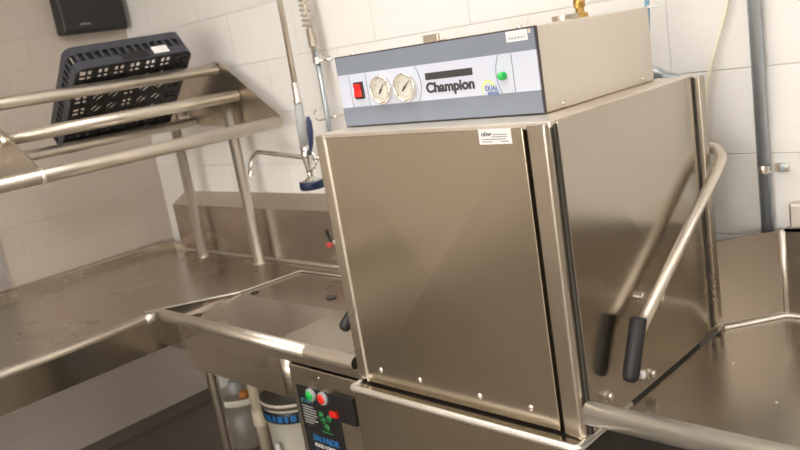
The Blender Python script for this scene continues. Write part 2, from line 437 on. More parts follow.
# white stickers
bm = new(); bx(bm, (-.139, YP-.0006, 1.6005), (-.090, YP, 1.6205)); st = obj('asset_sticker', bm, 'white', mc)
bm = new(); bx(bm, (-.138, YP-.0009, 1.6125), (-.091, YP-.0005, 1.6131))
for k in range(16):
    xx = -.1335+k*.0024; bx(bm, (xx, YP-.0009, 1.6045), (xx+(.0008+.0010*((k*7) % 3 == 0)), YP-.0005, 1.6095))
obj('barcode', bm, 'grey_ink', st)
bm = new(); bx(bm, (-.163, -.0008, 1.4225), (-.087, .0005, 1.4515)); st = obj('service_sticker', bm, 'white', mc)
bm = text_bm('nbw', (-.157, -.0007, 1.4385), X, Z, .0085, .026, bold=.012, shear=.3)
obj('sticker_logo', bm, 'ink', st)
bm = new()
for z_, a_, b_ in ((1.4405, -.130, -.097), (1.4365, -.132, -.096), (1.4320, -.156, -.100), (1.4275, -.156, -.132), (1.4275, -.113, -.094)): bx(bm, (a_, -.0012, z_-.0010), (b_, -.0006, z_+.0010))
obj('sticker_print', bm, 'grey_ink', st)
bm = new(); bx(bm, (-.088, YP-.0006, 1.612), (-.082, YP, 1.620)); obj('panel_chip', bm, 'housing', mc)

# things on top of the control housing
t = thing('brass_valve', (-.16, .40, BZ1), 'brass valve fitting standing on top of the dishwashing machine', 'valve')
bm = new(); o = (-.135, .355, BZ1)
lathe(bm, [(0, 0), (.016, 0), (.016, .009), (.011, .010), (.009, .013), (.009, .020)], o, (0, 0, 1), 6, smooth=False); obj('base_nut', bm, 'brass', t)
bm = new(); o = (-.135, .355, BZ1)
lathe(bm, [(.009, .020), (.012, .022), (.013, .034), (.011, .040), (.011, .09), (0, .09)], o, (0, 0, 1), 16); tube(bm, [(-.135, .355, BZ1+.055), (-.165, .345, BZ1+.060)], .008, 12); obj('valve_body', bm, 'brass', t)
t = thing('metal_strap_ring', (-.13, .26, BZ1), 'grey metal ring lying on top of the dishwashing machine', 'ring')
bm = new()
pts = [(-.103+.024*math.cos(2*PI*k/24), .245+.024*math.sin(2*PI*k/24), BZ1+.009) for k in range(25)]
for k in range(24):
    a, b = V(pts[k]), V(pts[k+1]); n = V((-(b-a).y, (b-a).x, 0)).normalized()*.002
    prism(bm, [a-n-V((0, 0, .008)), a+n-V((0, 0, .008)), a+n+V((0, 0, .002)), a-n+V((0, 0, .002))], b-a)
obj('ring_band', bm, 'steel', t)
bm = new(); bx(bm, (-.445, .195, BZ1), (-.400, .203, BZ1+.017)); bx(bm, (-.445, .195, BZ1), (-.400, .225, BZ1+.003)); 
tag(obj('grey_bracket', bm, 'steel', None, .002, origin=(-.422, .205, BZ1)), 'small grey metal bracket on top of the machine behind the control panel', 'bracket')
bm = new(); lathe(bm, [(.006, 0), (.006, .003), (.003, .006), (0, .006)], (-.125, .12, BZ1), (0, 0, 1), 12); obj('housing_screw', bm, 'screw', mc)
bm = new(); lathe(bm, [(.006, 0), (.006, .003), (.003, .006), (0, .006)], (-.60, .12, BZ1), (0, 0, 1), 12); obj('housing_screw', bm, 'screw', mc)

# ------------------------------------------------------------------ soiled dish table (L-shaped)
st = thing('soiled_dish_table', (-2.0, .3, 0), 'stainless L-shaped dish table with shallow sink left of the dishwashing machine', 'dish table')
RY, RX, RZ, RR = .045, -1.722, .861, .0195
Apt, Bpt, Cpt, Dpt, Ept = (-1.88, .075), (-1.682, .359), (-1.653, .625), (-1.12, .625), (-1.12, .075)
bm = new()
def quad(pts, mi=0, smooth=False):
    f = bm.faces.new([bm.verts.new(V(p)) for p in pts]); f.material_index = mi; f.smooth = smooth; return f
def z3(p, z): return (p[0], p[1], z)
YS = .700   # face of the back splash
DK = .012   # thickness of the deck slabs
prism(bm, [z3(p, ZD) for p in ((-2.80, -1.35), (RX-.012, -1.35), (RX-.012, .055), (Apt[0]+.02, .055), Apt, Bpt, Cpt, (-1.653, YS), (-2.80, YS))], (0, 0, -DK))
prism(bm, [z3(p, ZD) for p in (Cpt, Dpt, (-1.12, YS), (-1.653, YS))], (0, 0, -DK))
obj('deck', bm, 'deck', st)
bm = new()
prism(bm, [z3(p, ZD) for p in ((-1.12, .06), (-.652, .06), (-.652, YS), (-1.12, YS))], (0, 0, -DK))
obj('landing', bm, 'deck', st)
# sink: sloped floor, walls, outside skin
def zf(p):  # floor height: flush at the back, falling to the front
    return ZD-.004 if p[1] > .36 else ZD-.004-.052*(.36-p[1])/.285
bm = new()
Fm = (-1.12, .359)
def q(pts): bm.faces.new([bm.verts.new(V(p)) for p in pts])
q([z3(p, zf(p)) for p in (Apt, Ept, Fm, Bpt)])
q([z3(p, zf(p)) for p in (Bpt, Fm, Dpt, Cpt)])
for a, b in ((Apt, Bpt), (Bpt, Cpt), (Cpt, Dpt), (Dpt, Fm), (Fm, Ept)): q([z3(a, ZD), z3(b, ZD), z3(b, zf(b)), z3(a, zf(a))])
o = obj('sink_basin', bm, 'deck', st)
md = o.modifiers.new('thick', 'SOLIDIFY'); md.thickness = .002; md.offset = 1
bm = new()
tube(bm, rounded([z3(Apt, ZD+.001), z3(Bpt, ZD+.001), z3(Cpt, ZD+.001), z3(Dpt, ZD+.001)], .02), .0028, 8); obj('sink_rim', bm, 'roll', st)
for hx, hy, r in ((-1.625, .385, .014), (-1.262, .445, .0165)):
    bm = new(); lathe(bm, [(0, .0006), (r*.8, .0006), (r, .0014), (r*1.12, .001), (r*1.12, 0)], (hx, hy, ZD-.0022), (0, 0, 1), 24); obj('drain_hole', bm, 'gap_shade', st)
# apron of the sink under the front roll, rounded lower corner, turned round its right end
bm = new()
prof = [(-1.60, .058, ZD-.0), (-1.60, .058, .720)]
for k in range(7):
    a = PI+PI/2*k/6; prof.append((-1.572+.028*math.cos(a), .058, .712+.028*math.sin(a)))
prof += [(-1.062, .058, .684), (-1.062, .058, ZD)]
prism(bm, prof, (0, .01, 0)); o = obj('apron', bm, 'steel', st, .002)
bm = new()
pr_ = [(-1.062+.040*math.sin(a), .098-.040*math.cos(a)) for a in [PI/2*k/8 for k in range(9)]]+[(-1.022, .30)]
A = [bm.verts.new((x, y, ZD-.012)) for x, y in pr_]; B = [bm.verts.new((x, y, .684)) for x, y in pr_]
for k in range(len(pr_)-1):
    f = bm.faces.new((A[k], A[k+1], B[k+1], B[k])); f.smooth = True
o = obj('apron_end', bm, 'steel', st); md = o.modifiers.new('thick', 'SOLIDIFY'); md.thickness = .002
bm = new(); bx(bm, (RX+.008, -1.35, .748), (RX+.018, .050, RZ)); bx(bm, (RX+.008, .050, .75), (-1.60, .060, RZ-.02)); obj('apron', bm, 'side', st, .002)
# rolled rims
bm = new(); tube(bm, [(RX, -1.35, RZ), (RX, RY+.012, RZ)], RR, 20); tube(bm, [(RX-.004, RY+.012, RZ), (-.90, RY, RZ)], RR, 20)
# last length with an open end
n = 20
tube(bm, [(-.90, RY, RZ), (-.702, RY, RZ)], RR, n, caps=False)
lathe(bm, [(RR, 0), (RR-.002, .0), (RR-.002, -.05), (0, -.05)], (-.702, RY, RZ), (1, 0, 0), n)
lathe(bm, [(.001, -.02), (RR+.0015, -.02), (RR+.0015, .02), (.001, .02)], (RX, RY-.03, RZ), (0, 1, 0), 20)
obj('rolled_rim', bm, 'rim', st)
bm = new(); lathe(bm, [(RR-.0025, -.004), (0, -.004)], (-.702, RY, RZ), (1, 0, 0), 20); obj('rim_end', bm, 'gap_shade', st)
# turn-down between deck and roll
bm = new(); bx(bm, (RX-.016, -1.35, ZD-.01), (RX-.012, .05, RZ-.004)); bx(bm, (-1.735, .055, ZD-.08), (-1.12, .060, RZ-.004)); bx(bm, (-1.12, .055, ZD-.03), (-.70, .060, RZ-.004)); obj('turn_down', bm, 'deck', st)
# back splash with sloped top return; mitred ends
bm = new()
xl, xr, xe, zt, zt2 = -2.655, -1.495, -.655, 1.066, 1.118
prism(bm, [(xl, YS, ZD), (xr, YS, ZD), (xr, YS, zt), (xl, YS, zt)], (0, .010, 0))
q([(xr, YS, zt), (xr, YB-.002, zt), (xr-.02, YB-.002, zt2)]); q([(xl, YS, zt), (xl, YB-.002, zt), (xl+.04, YB-.002, zt2)])
obj('back_splash', bm, 'splash', st)
bm = new(); prism(bm, [(xl, YS, zt), (xr, YS, zt), (xr-.02, YB-.002, zt2), (xl+.04, YB-.002, zt2)], (0, 0.002, -.006)); obj('splash_top', bm, 'housing', st)
bm = new(); bx(bm, (xr+.002, YS+.004, ZD), (xe, YS+.014, zt-.004)); obj('end_splash', bm, 'housing', st)
bm = new(); tube(bm, [(-2.60, YS-.004, ZD+.006), (xe, YS-.004, ZD+.006)], .006, 10); obj('splash_cove', bm, 'roll', st)
bm = new(); prism(bm, [(-2.71, YS-.001, ZD), (-2.60, YS-.001, ZD), (-2.60, YS-.001, ZD+.008), (-2.625, YS-.001, ZD+.010), (-2.645, YS-.001, ZD+.026), (-2.71, YS-.001, ZD+.028)], (0, -.004, 0)); obj('splash_gusset', bm, 'roll', st)
# low lip along the left wall
bm = new(); prism(bm, [(-2.80, -1.35, ZD-.005), (-2.80, -1.35, ZD+.026), (-2.806, -1.35, ZD+.032), (XL+.002, -1.35, ZD+.036), (XL+.002, -1.35, ZD-.005)], (0, 1.35+YS, 0)); obj('wall_lip', bm, 'splash', st)
bm = new(); prism(bm, [(-2.80, YS, ZD), (xl, YS, ZD), (xl, YS, ZD+.03), (-2.80, YS, ZD+.03)], (0, .01, 0)); obj('corner_lip', bm, 'splash', st)
for lx, ly in ((-1.66, .16), (-.80, .60), (-1.78, -1.2), (-2.72, -1.2)):
    bm = new(); lathe(bm, [(.0205, ZD-DK-.001), (.0205, .08), (.017, .078), (.017, .02), (.028, .018), (.028, 0)], (lx, ly, 0), (0, 0, 1), 20)
    obj('leg', bm, 'steel', st)

# small valve with red knob on the end splash
t = thing('ball_valve', (-1.55, YS+.004, .95), 'small grey valve with red cap on the end splash beside the machine', 'valve')
bm = new(); tube(bm, [(-1.475, YS+.0035, .955), (-1.475, YS-.035, .955)], .008, 12); obj('valve_body', bm, 'chrome', t)
bm = new(); lathe(bm, [(0, 0), (.009, 0), (.011, .005), (.010, .018), (.006, .021), (0, .021)], (-1.492, YS-.025, .946), (-.3, -1, -.1), 16); obj('red_cap', bm, 'redcap', t)
bm = new(); prism(bm, [(-1.483, YS-.036, .958), (-1.473, YS-.036, .958), (-1.482, YS-.036, 1.005), (-1.497, YS-.036, 1.008), (-1.500, YS-.036, .990)], (0, -.006, 0)); obj('valve_lever', bm, 'black', t, .002)

# ------------------------------------------------------------------ control box of the disposer
t = thing('disposer_control_box', (-.86, .15, .52), 'grey steel control box with black button label under the left table front', 'control box')
CY = .052
bm = new(); bx(bm, (-1.016, CY, .42), (-.665, .26, .804)); obj('housing', bm, 'steel', t, .003)
bm = new(); prism(bm, [(-.996, CY-.001, .744), (-.822, CY-.001, .7435), (-.822, CY-.001, .50), (-.996, CY-.001, .50)], (0, .002, 0)); lp = obj('button_label', bm, 'black', t)
bm = new(); bx(bm, (-.835, CY-.012, .672), (-.745, CY, .752), 0, .002); obj('switch_cover', bm, 'black', t)
for bx_, m_, nm in ((-.931, 'green', 'start_button'), (-.879, 'red', 'stop_button')):
    bm = new(); lathe(bm, [(.0195, 0), (.0195, .006), (.017, .009), (.014, .009)], (bx_, CY-.001, .724), (0, -1, 0), 24); b_ = obj(nm, bm, 'grey_plastic', t)
    bm = new(); lathe(bm, [(.0145, .005), (.0145, .011), (.012, .013), (0, .013)], (bx_, CY-.001, .724), (0, -1, 0), 24); obj('button_cap', bm, m_, b_)
bm = new(); bx(bm, (-.842, CY-.020, .684), (-.812, CY-.010, .700), 0, .001); obj('red_lamp', bm, 'red', t)
YT = CY-.0015
bm = text_bm('START', (-.985, YT, .694), X, Z, .011, .055, bold=.01); obj('teal_print', bm, 'teal_ink', t)
bm = new()
for k in range(7): bx(bm, (-.985, YT-.0004, .680-k*.0085), (-.985+(.05, .062, .058, .062, .05, .06, .04)[k], YT, .6835-k*.0085))
obj('small_print', bm, 'grey_ink', t)
bm = new()
for cx, cz in ((-.905, .667), (-.872, .662), (-.888, .632), (-.899, .652)): lathe(bm, [(.011, 0), (.011, .0006), (0, .0006)], (cx, YT, cz), (0, -1, 0), 16)
bx(bm, (-.912, YT-.0004, .613), (-.866, YT, .617)); obj('green_print', bm, 'green_ink', t)
bm = text_bm('SALVAJOR', (-.960, YT, .578), X, Z, .018, .112, bold=.022); bx(bm, (-.958, YT-.0004, .540), (-.880, YT, .548)); bx(bm, (-.94, YT-.0004, .526), (-.86, YT, .534)); obj('blue_lettering', bm, 'sky_ink', t)
bm = text_bm('FOOD CONTROL', (-.958, YT, .558), X, Z, .011, .112, bold=.012); obj('white_lettering', bm, 'white', t)
bm = new(); lathe(bm, [(.004, 0), (.004, .002), (0, .003)], (-.885, CY, .782), (0, -1, 0), 12); obj('screw', bm, 'screw', t)

# ------------------------------------------------------------------ clean dish table on the right
t = thing('clean_dish_table', (.5, .4, 0), 'stainless dish table with thick rolled front rim right of the dishwashing machine', 'dish table')
XE = 1.75
YR = .735
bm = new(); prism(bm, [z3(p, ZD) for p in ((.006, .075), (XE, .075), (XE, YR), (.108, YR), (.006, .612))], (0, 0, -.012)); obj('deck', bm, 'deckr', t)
bm = new(); tube(bm, [(.006, .000, .903), (XE, .000, .906)], .0225, 28)
obj('rolled_rim', bm, 'roll', t)
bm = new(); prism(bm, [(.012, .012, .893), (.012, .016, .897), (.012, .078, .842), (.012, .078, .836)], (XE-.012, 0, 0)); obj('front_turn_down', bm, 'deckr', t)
bm = new()
zt = 1.060
F = [(.004, .606), (.112, YR)]
nrm = V((F[1][1]-F[0][1], -(F[1][0]-F[0][0]), 0)).normalized()*-.010
prism(bm, [(F[0][0], F[0][1], ZD), (F[1][0], F[1][1], ZD), (F[1][0], F[1][1], zt), (F[0][0], F[0][1], zt)], nrm)
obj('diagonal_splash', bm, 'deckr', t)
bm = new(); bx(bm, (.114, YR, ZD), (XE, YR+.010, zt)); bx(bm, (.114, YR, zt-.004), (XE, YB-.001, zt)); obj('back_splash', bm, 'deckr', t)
bm = new(); tube(bm, [(F[1][0]+.001, F[1][1]-.002, ZD+.002), (F[1][0]+.001, F[1][1]-.002, zt)], .005, 10)
tube(bm, [(F[0][0]+.006, F[0][1]-.001, ZD+.004), (F[1][0], F[1][1]-.004, ZD+.004), (XE, YR-.004, ZD+.004)], .006, 10)
obj('splash_cove', bm, 'roll', t)
for hx, hy in ((.101, .434), (.241, .295)):
    bm = new(); screw_bm(bm, (hx, hy, ZD), (0, 0, 1), .004, .001); obj('deck_rivet', bm, 'screw', t)
for lx, ly in ((.40, .66), (1.6, .66), (1.6, .14)):
    bm = new(); lathe(bm, [(.0205, ZD-.013), (.0205, .08), (.017, .078), (.017, .02), (.028, .018), (.028, 0)], (lx, ly, 0), (0, 0, 1), 20); obj('leg', bm, 'steel', t)

# ------------------------------------------------------------------ slanted rack shelf over the left table
t = thing('slanted_rack_shelf', (-2.18, .2, ZD), 'stainless tubular rack shelf standing on two posts over the left table', 'rack shelf')
T1, T2, T3, T4 = (-2.036, 1.650), (-1.93, 1.536), (-1.70, 1.416), (-2.281, 1.449)
YE = .688
YN = -.228
def rail(p, y0, y1, r): 
    bm = new(); tube(bm, [(p[0], y0, p[1]), (p[0], y1, p[1])], r, 18); return obj('rail', bm, 'tube', t)
rail(T1, -1.0, YE, .0222); rail(T2, YN-.012, YE, .0222); rail(T3, -1.0, .700, .0232); rail(T4, -1.0, YE, .0205)
for px, ztop in ((-2.395, 1.52), (-1.964, 1.512)):
    bm = new(); lathe(bm, [(.030, ZD), (.030, ZD+.003), (.022, ZD+.004), (.022, ztop), (0, ztop)], (px, .655, 0), (0, 0, 1), 20); obj('post', bm, 'tube', t)
for px, ztop in ((-2.30, T4[1]-.015), (-2.036, 1.63)):
    bm = new(); lathe(bm, [(.030, ZD), (.030, ZD+.003), (.0205, ZD+.004), (.0205, ztop)], (px, -.95, 0), (0, 0, 1), 20); obj('post', bm, 'tube', t)
# end plates
poly = [(-2.43, 1.475), (-2.43, 1.53), (-2.30, 1.66), (-2.05, 1.680), (-2.01, 1.674), (-1.68, 1.440), (-1.71, 1.400), (-2.25, 1.425), (-2.32, 1.475)]
bm = new(); prism(bm, [(x, .692, z) for x, z in poly], (0, .004, 0)); obj('end_plate', bm, 'steel', t)
poly = [(-2.28, 1.43), (-2.26, 1.60), (-1.94, 1.578), (-1.91, 1.560), (-1.69, 1.437), (-1.70, 1.397), (-2.20, 1.397)]
bm = new(); prism(bm, [(x, YN, z) for x, z in poly], (0, .004, 0)); obj('end_plate', bm, 'steel', t)
bm = new(); lathe(bm, [(.0235, 0), (.0265, 0), (.0265, .010), (.0235, .010)], (T3[0], YN-.003, T3[1]), (0, 1, 0), 24); obj('rail_clip', bm, 'roll', t)
bm = new(); screw_bm(bm, (T2[0]+.002, YN-.013, T2[1]+.002), (0, -1, 0), .010, .010); obj('bolt', bm, 'screw', t)

# ------------------------------------------------------------------ dish rack leaning on the shelf
ang = math.radians(40)
U = V((math.cos(ang), 0, math.sin(ang))); Nn = V((-math.sin(ang), 0, math.cos(ang)))
S = .470; H = .106
O = V((-1.990, .115, 1.7225))-U*S+Nn*.0015
t = thing('dish_rack', tuple(O), 'dark slate-blue plastic dish rack leaning on the tubular rack shelf', 'dish rack')
YY = (V((0, 1, 0))+U*.045).normalized(); UU = (U-V((0, 1, 0))*.045).normalized()
Rm = Matrix((UU, YY, Nn)).transposed()
def rk(bm, a, b, mi=0, bev=0):   # box in rack coords (along U, along Y, depth)
    n0 = len(bm.verts); tmp = new(); bx(tmp, a, b, mi, bev)
    for v in tmp.verts: v.co = O+Rm @ v.co
    merge(bm, tmp, mi)
bm = new()
tmp = new(); 
def ring(bm, d0, d1, w):
    # rounded square band between two depths
    r = .035; pts = []
    for cx, cy, a0 in ((S-r, S-r, 0), (r, S-r, 90), (r, r, 180), (S-r, r, 270)):
        for k in range(6):
            a = math.radians(a0+90*k/5); pts.append((cx, cy, math.cos(a), math.sin(a)))
    out = []
    for d, ww in ((d0, 0), (d1, 0), (d1, w), (d0, w)):
        out.append([bm.verts.new(O+Rm @ V((cx+(r-ww)*c, cy+(r-ww)*s, d))) for cx, cy, c, s in pts])
    n = len(pts)
    for i in range(4):
        A, B = out[i], out[(i+1) % 4]
        for k in range(n): bm.faces.new((A[k], A[(k+1) % n], B[(k+1) % n], B[k]))
ring(bm, 0, .036, .006); ring(bm, .072, H, .006)
nb = 13
for k in range(nb+1):
    s = .03+(S-.06)*k/nb
    if 5 <= k <= 8: pass
    for a, b in (((s-.005, 0, .034), (s+.005, .006, .074)), ((s-.005, S-.006, .034), (s+.005, S, .074)), ((0, s-.005, .034), (.006, s+.005, .074)), ((S-.006, s-.005, .034), (S, s+.005, .074))):
        rk(bm, a, b)
obj('rack_frame', bm, 'rack', t)
# inner liner behind the side windows (second wall of the box section)
bm = new()
for a, b in (((.008, .016, .012), (.012, S-.016, .090)), ((S-.012, .016, .012), (S-.008, S-.016, .090)), ((.016, .008, .012), (S-.016, .012, .090)), ((.016, S-.012, .012), (S-.016, S-.008, .090))): rk(bm, a, b)
obj('inner_wall', bm, 'black', t)
# bottom lattice
bm = new()
nc = 7; cell = (S-.03)/nc; m0 = .015
for a, b in (((.004, .022), (m0+.004, S-.022)), ((S-m0-.004, .022), (S-.004, S-.022)), ((.022, .004), (S-.022, m0+.004)), ((.022, S-m0-.004), (S-.022, S-.004))): rk(bm, (*a, .001), (*b, .010))
for k in range(1, nc):
    c = m0+cell*k
    rk(bm, (c-.011, .006, .001), (c+.011, S-.006, .010)); rk(bm, (.006, c-.011, .001), (S-.006, c+.011, .010))
for i in range(nc):
    for j in range(nc):
        u0, v0 = m0+cell*i, m0+cell*j
        if i in (0, 1, nc-1) or j in (0, nc-1) or j == nc//2:
            rk(bm, (u0, v0+cell*.5-.003, .002), (u0+cell, v0+cell*.5+.003, .008))
            for f in (.5,): rk(bm, (u0+cell*f-.0025, v0, .002), (u0+cell*f+.0025, v0+cell, .008))
        else:
            for f in (-.45, 0., .45):
                a = V((u0+cell*max(0, f), v0-cell*min(0, f), .002)); b = V((u0+cell*(1+min(0, f)), v0+cell*(1-max(0, f)), .002))
                d = (b-a).normalized(); e = V((-d.y, d.x, 0))*.0036
                prism(bm, [O+Rm @ (a-e), O+Rm @ (a+e), O+Rm @ (b+e), O+Rm @ (b-e)], Nn*.006)
obj('bottom_lattice', bm, 'black', t)
bm = new(); rk(bm, (S-.002, S*.40, .004), (S+.001, S*.62, .038)); obj('hand_hole', bm, 'black', t)
bm = new(); rk(bm, (S-.001, S*.665, .012), (S+.0012, S*.80, .046)); tag(obj('paper_label', bm, 'white', t), 'white paper label')

# ------------------------------------------------------------------ dispenser on the left wall
t = thing('paper_towel_dispenser', (XL, .56, 1.9), 'black wall dispenser on the left wall above the dish rack', 'dispenser')
XD = -2.745
bm = new(); prism(bm, [(XL+.001, .43, 1.905), (XD-.012, .43, 1.900), (XD, .43, 1.915), (XD-.02, .43, 2.22), (XL+.001, .43, 2.24)], (0, .305, 0)); obj('housing', bm, 'black', t, .010, 3)
bm = text_bm('enMotion', (XD-.0015, .505, 1.937), (0, 1, 0), (-.05, 0, 1), .011, .052, bold=.012); obj('lettering', bm, 'grey_ink', t)

# ------------------------------------------------------------------ pre-rinse spray faucet
t = thing('pre_rinse_faucet', (-1.415, .70, 1.12), 'chrome pre-rinse spray faucet with spring riser on the back wall', 'faucet')
YQ = .700
bm = new(); tube(bm, [(-1.415, YQ, 1.20), (-1.415, YQ, 1.655)], .0095, 14); obj('riser', bm, 'galv', t)
bm = new(); tube(bm, [(-1.425, YQ, 1.62), (-1.428, YQ, 2.05)], .008, 12)
pts = []
for k in range(0, 22*14+1):
    a = 2*PI*k/14; z = 1.735+k/14*.0175; pts.append((-1.430+.0195*math.cos(a), YQ+.0195*math.sin(a), z))
tube(bm, pts, .0030, 6)
pts = []
for k in range(0, 11*14+1):
    a = 2*PI*k/14; z = 1.668+k/14*.0058; pts.append((-1.420+.0165*math.cos(a), YQ+.0165*math.sin(a), z))
tube(bm, pts, .0026, 6)
obj('spring', bm, 'tube', t)
bm = new(); tube(bm, [(-1.415, YB-.001, 1.622), (-1.415, YQ, 1.622)], .006, 10); lathe(bm, [(.0165, -.012), (.0165, .012), (.009, .014)], (-1.415, YQ, 1.622), (0, 0, 1), 16); tube(bm, [(-1.405, YQ, 1.618), (-1.345, YQ+.012, 1.618)], .005, 10); obj('wall_bracket', bm, 'chrome', t)
bm = new(); 
arc = [(-1.428, YQ, 2.05), (-1.430, YQ-.004, 2.20), (-1.432, YQ-.03, 2.27), (-1.434, YQ-.07, 2.27), (-1.435, YQ-.095, 2.20), (-1.436, .602, 2.05), (-1.438, .600, 1.56)]
tube(bm, rounded(arc, .06, 6), .0105, 14); obj('hose', bm, 'tube', t)
bm = new(); lathe(bm, [(.0105, 1.56), (.0125, 1.555), (.0125, 1.50), (.016, 1.498), (.0165, 1.486), (.013, 1.482)], (-1.44, .600, 0), (0, 0, 1), 18); obj('hose_ferrule', bm, 'screw', t)
bm = new(); tube(bm, [(-1.441, .600, 1.486), (-1.446, .598, 1.40), (-1.446, .598, 1.335)], .017, 20, radii=[.0150, .0172, .0172]); h_ = obj('spray_valve', bm, 'grey_plastic', t)
bm = new(); tube(bm, [(-1.446, .598, 1.337), (-1.446, .598, 1.30), (-1.444, .597, 1.262), (-1.444, .597, 1.224)], .017, 18, radii=[.018, .020, .014, .009]); obj('valve_neck', bm, 'chrome', h_)
bm = new()
pts = [(-1.390, .590, 1.438), (-1.387, .588, 1.42), (-1.389, .588, 1.385), (-1.398, .590, 1.345), (-1.420, .593, 1.305)]
tube(bm, pts, .01, 12, radii=[.006, .0105, .0110, .0085, .006]); obj('squeeze_lever', bm, 'lever', h_)
bm = new(); tube(bm, [(-1.425+.034*math.cos(a), .592, 1.285+.034*math.sin(a)) for a in [2*PI*k/24 for k in range(25)]], .0042, 8); obj('hold_ring', bm, 'chrome', h_)
bm = new(); lathe(bm, [(.010, .045), (.020, .036), (.038, .028), (.040, .024)], (-1.444, .597, 1.182), (0, 0, 1), 24); obj('spray_head', bm, 'chrome', h_)
bm = new(); lathe(bm, [(.036, .028), (.0445, .027), (.046, .020), (.046, .002), (.042, -.002), (0, 0)], (-1.444, .597, 1.182), (0, 0, 1), 28); obj('bumper', bm, 'bumper', h_)
bm = new(); tube(bm, rounded([(-1.415, YQ, 1.245), (-1.45, .68, 1.270), (-1.52, .63, 1.290), (-1.755, .612, 1.318), (-1.800, .610, 1.300), (-1.822, .610, 1.262), (-1.826, .610, 1.238)], .05, 6), .0095, 14); lathe(bm, [(.0125, 0), (.0125, .018), (.010, .020)], (-1.826, .610, 1.226), (0, 0, 1), 14); obj('spout', bm, 'chrome', t)
bm = new(); lathe(bm, [(.024, 1.16), (.026, 1.17), (.026, 1.24), (.018, 1.26), (.010, 1.27)], (-1.415, YQ, 0), (0, 0, 1), 18); tube(bm, [(-1.415, YB-.001, 1.20), (-1.415, YQ, 1.20)], .018, 14); obj('faucet_body', bm, 'chrome', t)
bm = new(); tube(bm, rounded([(-1.385, YB-.001, 1.417), (-1.385, .71, 1.417), (-1.470, .70, 1.408), (-1.490, .70, 1.425), (-1.480, .70, 1.447), (-1.455, .70, 1.447)], .015, 4), .0035, 8); obj('spray_hook', bm, 'chrome', t)

# ------------------------------------------------------------------ pipes and cables on the back wall
t = thing('conduit_pipe', (.075, .745, 1.02), 'grey galvanised conduit pipe running down the wall right of the machine', 'pipe')
bm = new(); tube(bm, [(.075, .745, 1.02), (.075, .745, ZC-.001)], .0145, 20); obj('pipe', bm, 'galv', t)
bm = new(); lathe(bm, [(.0155, -.009), (.0160, -.006), (.0160, .006), (.0155, .009)], (.075, .745, 1.206), (0, 0, 1), 20); bx(bm, (.095, .758, 1.196), (.127, .7625, 1.217)); obj('strap', bm, 'screw', t)
bm = new(); lathe(bm, [(.009, 0), (.009, .010), (.006, .012), (0, .012)], (.116, .758, 1.207), (0, -1, 0), 6, smooth=False); obj('bolt', bm, 'galv', t)
bm = new(); tube(bm, rounded([(.045, .752, ZC-.001), (.035, .752, 1.75), (.017, .752, 1.607), (-.015, .752, 1.52), (-.056, .752, 1.405), (-.08, .752, 1.20), (-.08, .752, .90)], .15, 6), .0048, 10)
tag(obj('plastic_tube', bm, 'yellow_tube', None, origin=(-.02, .752, 1.5)), 'thin pale yellow plastic tube hanging on the wall behind the machine', 'tube')
t = thing('blue_cable', (-.095, .60, 1.46), 'light blue cable dropping behind the machine control housing', 'cable')
bm = new(); tube(bm, rounded([(-.13, .62, ZC-.001), (-.115, .60, 1.80), (-.104, .595, 1.66), (-.108, .595, 1.58), (-.125, .600, 1.50), (-.13, .61, 1.30)], .1, 6), .0055, 10); tube(bm, [(-.118, .605, 1.80), (-.110, .602, 1.66), (-.112, .600, 1.575)], .0045, 8); obj('cable', bm, 'cyan_cable', t)
bm = new(); lathe(bm, [(.010, -.003), (.010, .003)], (-.098, .598, 1.622), (0, 0, 1), 14); tube(bm, [(-.095, .592, 1.622), (-.070, .585, 1.617)], .0025, 8); obj('cable_tie', bm, 'white', t)
bm = new(); bx(bm, (.128, .735, 1.063), (.215, YB-.001, 1.125), 0, .006); tag(obj('outlet_box', bm, 'housing', None, origin=(.19, .75, 1.12)), 'small grey metal wall box above the right table splash', 'wall box')
bm = new(); tube(bm, [(-.20, .655, HT-.03), (-.13, .650, HT+.010), (-.07, .650, HT-.02)], .016, 14); tag(obj('drain_elbow', bm, 'galv', None, origin=(-.13, .65, HT)), 'dark grey pipe elbow behind the top back corner of the machine', 'pipe')

# ------------------------------------------------------------------ under the left table
def bucket(name, x, y, r, h, mat, lidm, label, cat):
    t = thing(name, (x, y, 0), label, cat)
    bm = new(); lathe(bm, [(0, 0), (r*.90, 0), (r*.905, .01), (r*.97, h-.05), (r, h-.048), (r, h-.040), (r*.975, h-.038), (r*.98, h-.012), (0, h-.012)], (x, y, 0), (0, 0, 1), 36); obj('body', bm, mat, t)
    return t
BXX, BYY = -1.70, .52
t = bucket('chemical_bucket', BXX, BYY, .135, .375, 'bucket', 'lid', 'white chemical bucket with dark lid and blue band under the left table', 'bucket')
bm = new(); lathe(bm, [(0.1390, 0.352), (0.1420, 0.354), (0.1420, 0.372), (0.1360, 0.377), (0.1310, 0.377), (0.1250, 0.370), (0, 0.370)], (BXX, BYY, 0), (0, 0, 1), 36); obj('lid', bm, 'lid', t)
bm = new(); lathe(bm, [(0.1425, 0.366), (0.1435, 0.368), (0.1435, 0.373), (0.1405, 0.377)], (BXX, BYY, 0), (0, 0, 1), 36); obj('lid_rim', bm, 'bucket', t)
bm = new(); lathe(bm, [(0.1365, 0.295), (0.1395, 0.298), (0.1405, 0.338), (0.1375, 0.342)], (BXX, BYY, 0), (0, 0, 1), 36)
lb = obj('band', bm, 'black', t)
bm = new()
for k in range(14):
    a = math.radians(-100+k*11); c, s = math.cos(a), math.sin(a); rr = .1408
    p = V((BXX+rr*c, BYY+rr*s, .305)); tdir = V((-s, c, 0))*.011*(.6+.4*(k % 2))
    prism(bm, [p-tdir, p+tdir, p+tdir+V((0, 0, .026)), p-tdir+V((0, 0, .026))], V((c, s, 0))*.0012)
